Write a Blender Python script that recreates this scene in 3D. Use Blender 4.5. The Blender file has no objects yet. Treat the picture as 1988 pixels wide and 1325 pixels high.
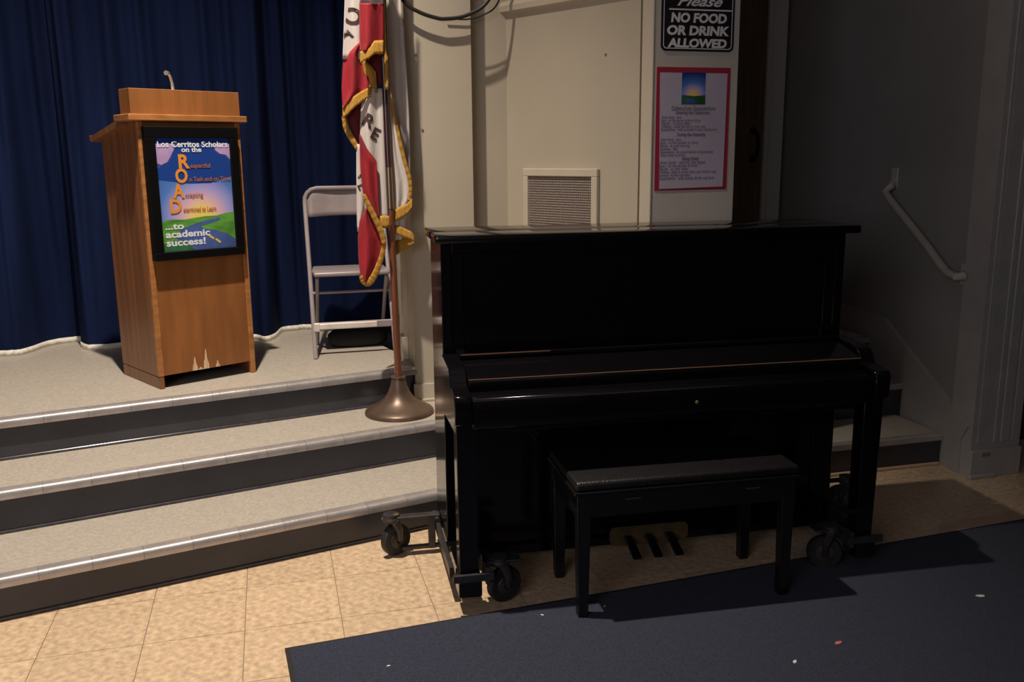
import bpy, bmesh, random
from math import *
from mathutils import Vector, Matrix, noise
random.seed(7)
scn = bpy.context.scene
COL = scn.collection

# ------------------------------------------------------------ camera
F, CX, CY = 1765.0, 994.0, 662.5
PITCH, ROLL, YAW, EYE = atan(360/1765.), 0.0091, radians(14.8), 1.47
fw = Vector((sin(YAW)*cos(PITCH), cos(YAW)*cos(PITCH), -sin(PITCH)))
rt = Vector((cos(YAW), -sin(YAW), 0)); up = rt.cross(fw)
RR = rt*cos(ROLL) - up*sin(ROLL); UU = rt*sin(ROLL) + up*cos(ROLL)
cd = bpy.data.cameras.new('camera'); cam = bpy.data.objects.new('camera', cd); COL.objects.link(cam)
cd.sensor_width = 36; cd.lens = F*36/1988; cd.clip_start = .02
m = Matrix((RR, UU, -fw)).transposed().to_4x4(); m.translation = (0, 0, EYE)
cam.matrix_world = m; scn.camera = cam
EY = Vector((0, 0, EYE))
def at(px, py, Y):
    "point of the vertical plane y = Y seen at a pixel of the photograph"
    d = fw + RR*((px-CX)/F) - UU*((py-CY)/F)
    return EY + d*(Y/d.y)

# ------------------------------------------------------------ world, lights, exposure
w = bpy.data.worlds.new('world'); scn.world = w; w.use_nodes = True
w.node_tree.nodes['Background'].inputs[0].default_value = (.62, .68, 1, 1)
w.node_tree.nodes['Background'].inputs[1].default_value = .008
scn.view_settings.view_transform = 'Standard'; scn.view_settings.look = 'None'
scn.view_settings.exposure = 0; scn.view_settings.gamma = 1
def lamp(name, loc, aim, power, col, size, angle, blend):
    l = bpy.data.lights.new(name, 'SPOT'); l.energy = power; l.color = col
    l.shadow_soft_size = size; l.spot_size = radians(angle); l.spot_blend = blend
    o = bpy.data.objects.new(name, l); COL.objects.link(o); o.location = loc
    o.rotation_euler = (Vector(aim)-Vector(loc)).to_track_quat('-Z', 'Y').to_euler()
    return o
lamp('stage_downlight', (-.26, 2.98, 4.4), (-.86, 3.36, 0), 950, (1, .875, .74), .04, 100, 1.0)
def panel(name, loc, aim, sx, sy, power, col):
    l = bpy.data.lights.new(name, 'AREA'); l.shape = 'RECTANGLE'; l.size = sx; l.size_y = sy; l.energy = power; l.color = col
    o = bpy.data.objects.new(name, l); COL.objects.link(o); o.location = loc
    o.rotation_euler = (Vector(aim)-Vector(loc)).to_track_quat('-Z', 'Y').to_euler()
panel('hall_fill_left', (-1.6, -1.2, 2.0), (2.0, 4.2, 1.2), 2.6, 1.6, 52, (.93, .90, 1))  # added fill for the shaded wall faces, no known window there
panel('hall_fill_top', (.8, -.4, 4.7), (.8, .8, 0), 3.0, 1.2, 3.5, (.90, .90, 1))  # added weak overhead fill, not a real ceiling fixture

# ------------------------------------------------------------ materials
def newmat(n):
    mt = bpy.data.materials.new(n); mt.use_nodes = True
    return mt, mt.node_tree.nodes, mt.node_tree.links, mt.node_tree.nodes['Principled BSDF']
def mat(n, c, rough=.5, metal=0, var=0, scale=8, stretch=(1, 1, 1), bump=0, bscale=None, spec=.5, coat=0, sheen=0, c2=None, rand=0, ior=None):
    mt, N, L, P = newmat(n)
    P.inputs['Roughness'].default_value = rough; P.inputs['Metallic'].default_value = metal
    P.inputs['Specular IOR Level'].default_value = spec; P.inputs['Coat Weight'].default_value = coat
    P.inputs['Coat Roughness'].default_value = .05; P.inputs['Sheen Weight'].default_value = sheen
    tc = N.new('ShaderNodeTexCoord'); mp = N.new('ShaderNodeMapping'); mp.inputs['Scale'].default_value = stretch
    L.new(tc.outputs['Object'], mp.inputs['Vector'])
    nz = N.new('ShaderNodeTexNoise'); nz.inputs['Scale'].default_value = scale; nz.inputs['Detail'].default_value = 5
    L.new(mp.outputs[0], nz.inputs['Vector'])
    rp = N.new('ShaderNodeValToRGB'); rp.color_ramp.elements[0].position = .32; rp.color_ramp.elements[1].position = .68
    a = c2 if c2 else tuple(x*(1-var) for x in c); b = c if c2 else tuple(min(1, x*(1+var)) for x in c)
    rp.color_ramp.elements[0].color = (*a, 1); rp.color_ramp.elements[1].color = (*b, 1)
    L.new(nz.outputs['Fac'], rp.inputs['Fac']); out = rp.outputs['Color']
    if rand:
        oi = N.new('ShaderNodeObjectInfo'); mr = N.new('ShaderNodeMapRange')
        mr.inputs['To Min'].default_value = 1-rand; mr.inputs['To Max'].default_value = 1+rand
        L.new(oi.outputs['Random'], mr.inputs['Value'])
        hs = N.new('ShaderNodeHueSaturation'); L.new(out, hs.inputs['Color']); L.new(mr.outputs[0], hs.inputs['Value'])
        out = hs.outputs['Color']
    L.new(out, P.inputs['Base Color'])
    if bump:
        bn = N.new('ShaderNodeTexNoise'); bn.inputs['Scale'].default_value = bscale or scale; bn.inputs['Detail'].default_value = 3
        L.new(mp.outputs[0], bn.inputs['Vector'])
        bp = N.new('ShaderNodeBump'); bp.inputs['Strength'].default_value = bump; bp.inputs['Distance'].default_value = .01
        L.new(bn.outputs['Fac'], bp.inputs['Height']); L.new(bp.outputs[0], P.inputs['Normal'])
    return mt
M = {}
M['tile'] = mat('vinyl_tile', (.60, .44, .285), .28, var=.24, scale=42, bump=.12, bscale=60, rand=.05)
M['grout'] = mat('tile_joint', (.20, .14, .09), .7)
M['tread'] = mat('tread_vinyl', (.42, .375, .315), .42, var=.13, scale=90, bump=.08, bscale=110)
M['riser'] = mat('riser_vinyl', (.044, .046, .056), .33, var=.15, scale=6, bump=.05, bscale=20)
M['alu'] = mat('worn_nosing_metal', (.52, .48, .46), .27, metal=.55, var=.12, scale=18, bump=.06, bscale=60)
M['cove'] = mat('cove_strip', (.06, .055, .065), .18, var=.3, scale=40)
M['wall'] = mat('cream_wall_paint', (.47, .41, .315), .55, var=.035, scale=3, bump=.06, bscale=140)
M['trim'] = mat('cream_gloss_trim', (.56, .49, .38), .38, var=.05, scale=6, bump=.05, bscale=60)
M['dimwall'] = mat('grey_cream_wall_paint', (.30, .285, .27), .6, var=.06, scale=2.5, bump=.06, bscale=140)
M['litwall'] = mat('lightened_wall_paint', (.54, .49, .415), .55, var=.04, scale=3, bump=.06, bscale=140)  # the cream wall paint lightened, standing in for light missing on the pier
M['backtrim'] = mat('pale_casing_paint', (.60, .58, .56), .45)
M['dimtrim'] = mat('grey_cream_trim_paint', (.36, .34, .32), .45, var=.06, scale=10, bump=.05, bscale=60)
M['ceil'] = mat('ceiling_paint', (.30, .28, .26), .8)
M['door'] = mat('brown_door_wood', (.15, .095, .055), .4, var=.25, scale=6, stretch=(6, 6, .5))
M['curtain'] = mat('navy_velvet', (.0065, .0125, .045), .9, var=.2, scale=9, stretch=(1, 1, .12), bump=.25, bscale=120, sheen=.0, spec=.08)
M['hem'] = mat('pale_hem_tape', (.80, .76, .66), .8, var=.1, scale=30)
M['wood'] = mat('honey_plywood', (.26, .098, .028), .42, var=.18, scale=5, stretch=(3.5, 3.5, .45), bump=.05, bscale=40)
M['wood2'] = mat('dark_plywood_side', (.22, .088, .032), .38, var=.25, scale=5, stretch=(7, 5, .2), bump=.05, bscale=40)
M['woodl'] = mat('light_hardwood_edge', (.37, .155, .048), .38, var=.28, scale=7, stretch=(1.2, 4, 5), bump=.05, bscale=40)
M['rawwood'] = mat('bare_chipped_wood', (.66, .46, .28), .7, var=.2, scale=20, stretch=(4, 4, .6))
M['blackframe'] = mat('matte_black_frame', (.002, .002, .0025), .6, spec=.12)
M['ebony'] = mat('black_polish', (.0035, .0030, .0042), .13, spec=.42, coat=.06)
M['ebony2'] = mat('black_satin', (.006, .006, .007), .3)
M['leather'] = mat('black_bench_vinyl', (.010, .009, .010), .38, var=.2, scale=60, bump=.2, bscale=150)
M['brass'] = mat('tarnished_brass', (.20, .15, .075), .45, metal=.7, var=.2, scale=20)
M['steel'] = mat('dolly_steel', (.055, .052, .055), .4, metal=.5, var=.3, scale=25)
M['rubber'] = mat('black_rubber', (.018, .017, .018), .55, var=.2, scale=30)
M['castgrey'] = mat('dirty_caster_hub', (.06, .048, .045), .45, metal=.4, var=.4, scale=30)
M['carpet'] = mat('navy_carpet', (.036, .040, .064), .95, var=.28, scale=210, bump=.6, bscale=300, spec=.1, sheen=.1)
M['binding'] = mat('black_carpet_edging', (.012, .010, .010), .6)
M['red'] = mat('flag_red', (.31, .006, .016), .7, var=.2, scale=14, stretch=(6, 1, .6), bump=.2, bscale=30, sheen=.05)
M['white'] = mat('flag_white', (.56, .50, .46), .75, var=.1, scale=14, stretch=(6, 1, .5), bump=.2, bscale=30, sheen=.2)
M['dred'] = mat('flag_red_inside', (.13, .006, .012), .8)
M['gold'] = mat('gold_fringe', (.52, .27, .035), .65, var=.3, scale=70, stretch=(8, 1, .5), bump=.6, bscale=120)
M['flagtext'] = mat('flag_brown_letter', (.05, .022, .018), .8)
M['pole'] = mat('flagpole_wood', (.16, .052, .025), .3, var=.25, scale=8, stretch=(8, 8, .4), coat=.3)
M['darkpole'] = mat('flagpole_dark_wood', (.045, .018, .018), .25, coat=.3)
M['ferrule'] = mat('dull_brass_ferrule', (.36, .27, .18), .3, metal=.9)
M['basemetal'] = mat('bronze_base', (.13, .085, .060), .38, metal=.45, var=.2, scale=12)
M['chair'] = mat('taupe_chair_enamel', (.32, .27, .27), .36, metal=.1, var=.1, scale=12)
M['chairw'] = mat('bright_crossbar', (.75, .66, .60), .3, metal=.15, var=.1, scale=20)
M['cablem'] = mat('black_cable', (.013, .010, .008), .5)
M['signb'] = mat('sign_black', (.012, .010, .012), .4)
M['signw'] = mat('sign_white', (.74, .72, .72), .5)
M['paper'] = mat('lavender_paper', (.50, .44, .52), .55, var=.04, scale=6)
M['redcard'] = mat('crimson_card', (.36, .018, .045), .6)
M['ink'] = mat('notice_ink', (.20, .15, .22), .7)
M['pwhite'] = mat('print_white', (.72, .74, .80), .35)
M['porange'] = mat('print_orange', (.72, .27, .035), .35)
M['pbrown'] = mat('print_rust', (.42, .13, .035), .35)
M['pyellow'] = mat('print_yellow', (.80, .55, .06), .35)
M['pgreen'] = mat('print_green', (.085, .26, .04), .35, var=.45, scale=9, stretch=(1, 1, 3))
M['pgreen2'] = mat('print_dark_green', (.03, .12, .05), .35, var=.4, scale=9)
M['proad'] = mat('print_road_blue', (.06, .10, .30), .35, var=.3, scale=10)
M['pcloud'] = mat('print_lilac_cloud', (.40, .27, .50), .35, var=.3, scale=8)
M['pnavy'] = mat('print_deep_blue', (.012, .05, .26), .35)
M['grille'] = mat('perforated_grille', (.33, .275, .235), .5, metal=.2, var=.18, scale=120)
M['grime'] = mat('grille_slot', (.20, .165, .14), .8)
M['chrome'] = mat('chrome', (.85, .85, .80), .28, metal=.8)
M['bag'] = mat('black_bag_cloth', (.004, .004, .005), .8)
M['rail'] = mat('handrail_paint', (.42, .39, .34), .45, var=.1, scale=10)
M['tape'] = mat('tan_floor_tape', (.55, .38, .26), .55, var=.1, scale=12)
M['hinge'] = mat('lid_hinge_dark', (.05, .02, .012), .4)
M['feltglint'] = mat('fallboard_felt_and_glint', (.32, .17, .10), .4)  # brown lid edge; on the music ledge it paints caught light
M['scrapw'] = mat('white_paper_scrap', (.7, .68, .66), .8)
M['scrapr'] = mat('pink_paper_scrap', (.6, .16, .16), .8)
M['darkroom'] = mat('dark_brown_panel', (.05, .026, .018), .55, var=.3, scale=5)

def skymat(name, deep, cx, cz):
    "flat print: blue sky with a sunrise glow, printed on the poster"
    mt, N, L, P = newmat(name); P.inputs['Roughness'].default_value = .35
    tc = N.new('ShaderNodeTexCoord'); mp = N.new('ShaderNodeMapping')
    mp.inputs['Location'].default_value = (-cx*1.0, 0, -cz*1.5); mp.inputs['Scale'].default_value = (1.0, 0, 1.5)
    L.new(tc.outputs['Generated'], mp.inputs[0])
    ln = N.new('ShaderNodeVectorMath'); ln.operation = 'LENGTH'; L.new(mp.outputs[0], ln.inputs[0])
    r = N.new('ShaderNodeValToRGB'); e = r.color_ramp.elements
    e[0].position = 0; e[0].color = (.80, .62, .12, 1); e[1].position = 1; e[1].color = (*deep, 1)
    for p, c in ((.14, (.80, .58, .22)), (.26, (.66, .42, .50)), (.40, (.34, .32, .66)), (.56, (.08, .19, .52))):
        k = e.new(p); k.color = (*c, 1)
    L.new(ln.outputs['Value'], r.inputs['Fac']); L.new(r.outputs['Color'], P.inputs['Base Color'])
    return mt
M['psky'] = skymat('print_sunrise_sky', (.012, .05, .28), .55, .30)

# ------------------------------------------------------------ mesh helpers
class MB:
    def __init__(s): s.bm = bmesh.new()
    def box(s, x0, x1, y0, y1, z0, z1, bev=0, rz=0, seg=1, rx=0):
        t = bmesh.new(); bmesh.ops.create_cube(t, size=1)
        for v in t.verts: v.co = Vector((v.co.x*(x1-x0), v.co.y*(y1-y0), v.co.z*(z1-z0)))
        if bev: bmesh.ops.bevel(t, geom=list(t.edges), offset=bev, segments=seg, affect='EDGES', profile=.5)
        R = Matrix.Rotation(rz, 3, 'Z') @ Matrix.Rotation(rx, 3, 'X'); c = Vector(((x0+x1)/2, (y0+y1)/2, (z0+z1)/2))
        for v in t.verts: v.co = R @ v.co + c
        s._merge(t); return s
    def _merge(s, t):
        me = bpy.data.meshes.new('t'); t.to_mesh(me); t.free(); s.bm.from_mesh(me); bpy.data.meshes.remove(me)
    def prism(s, pts, axis, a, b, bev=0):
        "polygon pts in the plane across `axis`, extruded from a to b"
        t = bmesh.new()
        mk = {'x': lambda p, k: (k, p[0], p[1]), 'y': lambda p, k: (p[0], k, p[1]), 'z': lambda p, k: (p[0], p[1], k)}[axis]
        A = [t.verts.new(mk(p, a)) for p in pts]; B = [t.verts.new(mk(p, b)) for p in pts]
        t.faces.new(A); t.faces.new(B[::-1])
        for i in range(len(pts)):
            j = (i+1) % len(pts); t.faces.new((A[j], A[i], B[i], B[j]))
        bmesh.ops.recalc_face_normals(t, faces=t.faces)
        if bev: bmesh.ops.bevel(t, geom=list(t.edges), offset=bev, segments=1, affect='EDGES', profile=.5)
        s._merge(t); return s
    def tube(s, pts, r, n=10, cap=True):
        pts = [Vector(p) for p in pts]; t = bmesh.new(); rings = []
        rs = r if isinstance(r, (list, tuple)) else [r]*len(pts)
        ref = Vector((0, 0, 1))
        if abs((pts[1]-pts[0]).normalized().dot(ref)) > .9: ref = Vector((1, 0, 0))
        for i, p in enumerate(pts):
            d = (pts[min(i+1, len(pts)-1)]-pts[max(i-1, 0)]).normalized()
            a = (ref - d*ref.dot(d))
            if a.length < 1e-4: a = d.orthogonal()
            a.normalize(); ref = a; b = d.cross(a)
            rings.append([t.verts.new(p+(a*cos(2*pi*k/n)+b*sin(2*pi*k/n))*rs[i]) for k in range(n)])
        for i in range(len(rings)-1):
            for k in range(n):
                t.faces.new((rings[i][k], rings[i][(k+1) % n], rings[i+1][(k+1) % n], rings[i+1][k]))
        if cap: t.faces.new(rings[0][::-1]); t.faces.new(rings[-1])
        bmesh.ops.recalc_face_normals(t, faces=t.faces)
        s._merge(t); return s
    def lathe(s, prof, c=(0, 0, 0), n=40, axis=None):
        t = bmesh.new(); rings = []
        for r, z in prof: rings.append([t.verts.new((r*cos(2*pi*k/n), r*sin(2*pi*k/n), z)) for k in range(n)])
        for i in range(len(rings)-1):
            for k in range(n): t.faces.new((rings[i][k], rings[i][(k+1) % n], rings[i+1][(k+1) % n], rings[i+1][k]))
        t.faces.new(rings[0][::-1]); t.faces.new(rings[-1])
        bmesh.ops.recalc_face_normals(t, faces=t.faces)
        R = Vector(axis).to_track_quat('Z', 'Y').to_matrix() if axis else Matrix.Identity(3)
        for v in t.verts: v.co = R @ v.co + Vector(c)
        s._merge(t); return s
    def build(s, name, m_, parent=None, smooth=False):
        me = bpy.data.meshes.new(name); s.bm.to_mesh(me); s.bm.free(); me.materials.append(M[m_])
        if smooth:
            for p in me.polygons: p.use_smooth = True
            try: me.set_sharp_from_angle(angle=radians(35))
            except Exception: pass
        o = bpy.data.objects.new(name, me); COL.objects.link(o)
        if parent: o.parent = parent
        return o
def empty(name, loc=(0, 0, 0), rz=0, label=None, cat=None, group=None):
    o = bpy.data.objects.new(name, None); COL.objects.link(o); o.location = loc; o.rotation_euler = (0, 0, rz)
    o.empty_display_size = .05
    if label: o['label'] = label; o['category'] = cat
    if group: o['group'] = group
    return o
def tag(o, label, cat, group=None):
    o['label'] = label; o['category'] = cat
    if group: o['group'] = group
    return o
def struct(o, label=None):
    o['kind'] = 'structure'
    if label: o['label'] = label
    return o
def B(name, m_, parent, *a, **k): return MB().box(*a, **k).build(name, m_, parent)
def text(name, s, size, m_, parent, x, z, y, bold=0, shear=0, align='LEFT', width=None, mirror=False, rot=0, ext=.0006):
    "flat printed lettering facing -y of its parent"
    cu = bpy.data.curves.new('txt', 'FONT'); cu.body = s; cu.size = size; cu.offset = bold*size; cu.shear = shear
    cu.align_x = 'CENTER'; cu.resolution_u = 3; cu.extrude = ext
    tmp = bpy.data.objects.new('txt', cu); COL.objects.link(tmp)
    bpy.context.view_layer.update()
    me = bpy.data.meshes.new_from_object(tmp.evaluated_get(bpy.context.evaluated_depsgraph_get()))
    bpy.data.objects.remove(tmp); bpy.data.curves.remove(cu)
    xs = [v.co.x for v in me.vertices]; w0 = max(xs)-min(xs); cxm = (max(xs)+min(xs))/2
    k = (width/w0) if width else 1
    if align == 'LEFT': sh = x + w0*k/2
    else: sh = x
    c, s_ = cos(rot), sin(rot)
    for v in me.vertices:
        a = (v.co.x-cxm)*k*(-1 if mirror else 1); b = v.co.y
        v.co = Vector((sh + a*c-b*s_, y - v.co.z, z + a*s_+b*c))
    if mirror: me.flip_normals()
    me.materials.clear(); me.materials.append(M[m_]); me.name = name
    o = bpy.data.objects.new(name, me); COL.objects.link(o); o.parent = parent
    return o

SZ = .483                                  # stage height
A = radians(13.8)                          # the stage front is turned against the hall
SO = Vector((-.464, 3.1715, 0))            # a point on the foot of the lowest riser

# ------------------------------------------------------------ floor with its vinyl tiles
fl = B('floor', 'grout', None, -4, 4.6, -1.5, 4.2, -.12, -.003); struct(fl, 'beige mottled vinyl tile floor')
S_, X0, Y0 = .3025, -.152, 2.775
tm = MB().box(-S_/2+.0011, S_/2-.0011, -S_/2+.0011, S_/2-.0011, -.003, 0).bm
tme = bpy.data.meshes.new('floor_tile'); tm.to_mesh(tme); tm.free(); tme.materials.append(M['tile'])
rest = MB()
for i in range(-12, 16):
    for j in range(-12, 5):
        x = X0+S_*(i+.5); y = Y0+S_*(j+.5)
        if -7 <= i <= 11 and j >= -4:
            o = bpy.data.objects.new('floor_tile', tme); COL.objects.link(o); o.parent = fl
            o.location = (x, y, random.uniform(-.0003, 0)); o.rotation_euler = (0, 0, 0)
        elif y < 4.1:
            rest.box(x-S_/2+.0011, x+S_/2-.0011, y-S_/2+.0011, y+S_/2-.0011, -.003, 0)
o = rest.build('floor_tile', 'tile', fl); o['kind'] = 'stuff'

# ------------------------------------------------------------ stage with three steps
st = empty('stage', SO, A); struct(st, 'school stage with three full-width steps')
U0, U1 = -3.0, 1.30
D = [0, .387, .755]; Z = [.151, .316, .483]
zz = 0
for k in range(3):
    d0 = D[k]; d1 = D[k+1] if k < 2 else 3.4
    u1 = U1+.25*k if k < 2 else 1.36
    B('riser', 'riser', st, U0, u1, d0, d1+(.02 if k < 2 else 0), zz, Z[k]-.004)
    B('tread' if k < 2 else 'stage_floor', 'tread', st, U0, u1, d0+.024, d1+(.001 if k < 2 else 0), Z[k]-.006, Z[k])
    B('cove_strip', 'cove', st, U0, u1, d0-.006, d0, zz, zz+.012, bev=.002)
    # metal nosing in short butted lengths
    pr = [(d0+.025, Z[k]+.0015), (d0-.002, Z[k]+.0012), (d0-.009, Z[k]-.0008), (d0-.0145, Z[k]-.0045), (d0-.018, Z[k]-.009), (d0-.020, Z[k]-.015), (d0-.020, Z[k]-.033), (d0-.014, Z[k]-.034), (d0+.0, Z[k]-.030), (d0+.025, Z[k]-.008)]
    L_ = .162; n = int((u1-U0)/L_); off = [-.265, -.223, -.192][k] % L_
    nm = MB().prism(pr, 'x', -L_/2+.0005, L_/2-.0005).bm
    me = bpy.data.meshes.new('nosing'); nm.to_mesh(me); nm.free(); me.materials.append(M['alu'])
    for p in me.polygons: p.use_smooth = True
    me.set_sharp_from_angle(angle=radians(35))
    for i in range(n):
        u = U0+off+L_*(i+.5)
        if u > u1-.05: continue
        o = bpy.data.objects.new('nosing_strip', me); COL.objects.link(o); o.parent = st
        o.location = (u, random.uniform(-.0003, .0003), random.uniform(-.0004, .0002))
    zz = Z[k]

# ------------------------------------------------------------ walls
H_ = 4.85
# proscenium column: front face y=4.2 and reveal x=.631
cw = B('wall_proscenium', 'wall', None, .631, .93, 4.2, 4.74, 0, H_); struct(cw, 'cream painted pier beside the stage opening')
MB().box(.622, .931, 4.190, 4.202, .316, .402).box(.618, .931, 4.184, 4.202, .316, .330, bev=.003).build('baseboard', 'trim', cw)
MB().box(.612, .632, 4.40, 4.475, SZ, H_).box(.596, .632, 4.385, 4.49, SZ, SZ+.115, bev=.004).build('reveal_trim', 'trim', cw)
for (px, py) in ((820, 252), (807, 106)):
    p = at(px, py, 4.199); MB().lathe([(.006, 0), (.005, .003), (.001, .004)], p, 10, (0, -1, 0)).build('nail_hole', 'grime', cw)
VX, VY = 1.119, 4.289
rw = B('wall_recess', 'wall', None, .90, VX+.12, VY, VY+.14, 0, H_); struct(rw, 'narrow cream wall set back beside the vent wall')
# splayed wall with the vent
va = atan2(-.870, .4925)                       # runs from the corner towards the viewer
ve = empty('wall_vent', (VX, VY, 0), va); struct(ve, 'cream splayed wall with a vent')
LV = .8065
B('wall_panel', 'wall', ve, -.02, LV-.022, 0, .10, 0, H_)
# local frame: x along the wall, -y faces the room
def onvent(px, py, off=0):
    d = fw + RR*((px-CX)/F) - UU*((py-CY)/F)
    n = Vector((-sin(va), cos(va), 0)); p0 = Vector((VX, VY, 0)) + n*off
    p = EY + d*((p0-EY).dot(n)/d.dot(n)); q = p-Vector((VX, VY, 0))
    return q.dot(Vector((cos(va), sin(va), 0))), p.z
MB().box(LV-.006, LV+.053, -.012, .09, 0, H_, bev=.003).build('edge_post', 'trim', ve)
gx0, gz1 = onvent(1030, 342); gx1, _ = onvent(1153, 342); fx0, fz1 = onvent(1021, 327); fx1, _ = onvent(1165, 328)
gz0, fz0 = .86, .82
fr = MB()
fr.box(fx0, fx1, -.022, 0, gz1, fz1, bev=.003).box(fx0, fx1, -.022, 0, fz0, gz0, bev=.003)
fr.box(fx0, gx0, -.022, 0, gz0, gz1, bev=.003).box(gx1, fx1, -.022, 0, gz0, gz1, bev=.003)
vt = empty('wall_vent_grille', (VX, VY, 0), va, 'square return air vent with cream wooden frame behind the piano top', 'vent')
fr.build('vent_frame', 'trim', vt)
B('backing', 'grime', vt, gx0, gx1, -.003, -.0008, gz0, gz1)
gm = MB(); nx = 34; nz = 46
for i in range(nx): gm.box(gx0+(gx1-gx0)*i/nx+.0006, gx0+(gx1-gx0)*(i+.62)/nx, -.008, -.005, gz0, gz1)
for i in range(nz): gm.box(gx0, gx1, -.0105, -.008, gz0+(gz1-gz0)*i/nz, gz0+(gz1-gz0)*(i+.55)/nz)
o = gm.build('grille_mesh', 'grille', vt); o['kind'] = 'stuff'
# ledge moulding over the vent panel
lx0, lz = onvent(982, 27)
lx0b, lzt = onvent(975, 13)
MB().prism([(0, lz), (-.026, lz+.006), (-.03, lz+.03), (-.02, lz+.05), (0, lz+.055)], 'x', lx0-.03, LV-.03).build('ledge_moulding', 'trim', ve)
p = onvent(1176, 106); MB().lathe([(.006, 0), (.005, .003), (.001, .004)], (p[0], 0, p[1]), 10, (0, -1, 0)).build('nail_hole', 'grime', ve)
# pier with the notices
pw = B('wall_pier', 'litwall', None, 1.540, 1.913, 3.54, 4.5, 0, H_); struct(pw, 'cream pier wall carrying the two notices')
# back wall over the side landing, with the brown door
YB = 5.33
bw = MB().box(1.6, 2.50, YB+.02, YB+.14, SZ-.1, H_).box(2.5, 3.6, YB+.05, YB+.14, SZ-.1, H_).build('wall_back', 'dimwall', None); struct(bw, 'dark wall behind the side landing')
dr = empty('door_1', (2.50, YB, SZ), 0); struct(dr, 'brown wooden door beside the notices')
B('door_leaf', 'door', dr, 0, .575, .0, .045, 0, 2.2, bev=.002)
hp = at(1461, 282, YB-.0)
hx, hz = hp.x-2.5, hp.z-SZ
MB().tube([(hx, .0, hz+.09), (hx, -.028, hz+.088), (hx+.006, -.05, hz+.06), (hx+.008, -.055, hz), (hx+.006, -.05, hz-.06), (hx, -.028, hz-.088), (hx, .0, hz-.09)], [.010, .011, .010, .010, .010, .011, .010], 10).lathe([(.022, 0), (.020, .006)], (hx, 0, hz+.09), 14, (0, -1, 0)).lathe([(.022, 0), (.020, .006)], (hx, 0, hz-.09), 14, (0, -1, 0)).build('door_handle', 'blackframe', dr, True)
t1 = MB().box(3.075, 3.205, YB-.022, YB+.03, SZ, H_, bev=.004).box(3.10, 3.18, YB-.03, YB-.02, SZ, H_).build('trim_1', 'backtrim', None); struct(t1, 'grey painted door casing')
# stairwell wall with the handrail
xr = lambda y: 3.045+.0875*(y-3.3)
ra = atan2(1, .0875)
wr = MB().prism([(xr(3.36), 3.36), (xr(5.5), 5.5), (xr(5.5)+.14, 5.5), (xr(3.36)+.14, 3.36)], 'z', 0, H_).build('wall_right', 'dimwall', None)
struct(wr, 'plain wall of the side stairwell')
def onright(px, py, off=0):
    d = fw + RR*((px-CX)/F) - UU*((py-CY)/F)
    # x = xr(y)-off
    t = (3.045-.0875*3.3-off)/(d.x-.0875*d.y)
    return EY + d*t
# skirt board beside the stairs
sk = MB()
T_ = .022
a = onright(1722, 618); b = onright(1886, 828)
pts = [(3.36, 0), (3.50, 0), (3.86, 0), (4.2, .3), (5.2, .40), (5.2, .62), (4.20, .62), (a.y, a.z), (b.y, b.z), (3.36, .17)]
t = bmesh.new()
Av = [t.verts.new((xr(y)-T_, y, z)) for y, z in pts]; Bv = [t.verts.new((xr(y)+.0, y, z)) for y, z in pts]
t.faces.new(Av); t.faces.new(Bv[::-1])
for i in range(len(pts)): j = (i+1) % len(pts); t.faces.new((Av[j], Av[i], Bv[i], Bv[j]))
bmesh.ops.recalc_face_normals(t, faces=t.faces)
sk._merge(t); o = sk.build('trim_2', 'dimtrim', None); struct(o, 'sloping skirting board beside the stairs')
# casing of the opening at the right end of the wall
cs = MB()
cs.box(3.035, 3.30, 3.30, 3.44, 0, H_)
for x0, x1, dd in ((3.060, 3.085, .004), (3.15, 3.175, .006), (3.185, 3.235, .009), (3.25, 3.285, .005)): cs.box(x0, x1, 3.30-dd, 3.30, .16, H_, bev=.003)
cs.box(3.028, 3.304, 3.285, 3.30, 0, .13, bev=.003); cs.box(3.02, 3.16, 3.270, 3.30, 0, .018, bev=.003)
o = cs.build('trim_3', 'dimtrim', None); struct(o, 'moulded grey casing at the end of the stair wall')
B('chipped_patch', 'grime', o, 3.085, 3.13, 3.2835, 3.286, .10, .118)
o = B('wall_far', 'darkroom', None, 3.24, 4.7, 3.70, 3.78, 0, H_); struct(o, 'dark brown panelling beyond the casing')
# side stairs
ss = empty('side_stairs'); struct(ss, 'dark side stairs leading up to the landing')
ry = [3.50, 3.84, 4.17]; zz = 0
for k in range(3):
    y1 = ry[k+1] if k < 2 else YB+.05
    zt = Z[k] if k < 2 else .49
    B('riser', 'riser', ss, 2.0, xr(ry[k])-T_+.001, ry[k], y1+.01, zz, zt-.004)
    B('tread', 'tread', ss, 2.0, xr(ry[k])-T_+.001, ry[k]+.01, y1+.002, zt-.006, zt)
    B('nosing_strip', 'alu', ss, 2.0, xr(ry[k])-T_, ry[k]-.016, ry[k]+.026, zt-.03, zt+.0015, bev=.004)
    zz = zt
B('cove_strip', 'tape', ss, 2.0, 3.03, 3.482, 3.499, 0, .014, bev=.003)
# other shell
o = B('ceiling', 'ceil', None, -4, 4.7, -1.5, 6.2, H_, H_+.1); struct(o)
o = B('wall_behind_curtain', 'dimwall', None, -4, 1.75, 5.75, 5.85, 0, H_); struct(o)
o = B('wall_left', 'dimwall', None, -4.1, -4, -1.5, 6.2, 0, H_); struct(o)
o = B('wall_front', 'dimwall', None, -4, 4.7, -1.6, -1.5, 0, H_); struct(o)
o = B('wall_hall_right', 'darkroom', None, 4.7, 4.8, -1.6, 3.80, 0, H_); struct(o)

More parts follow.
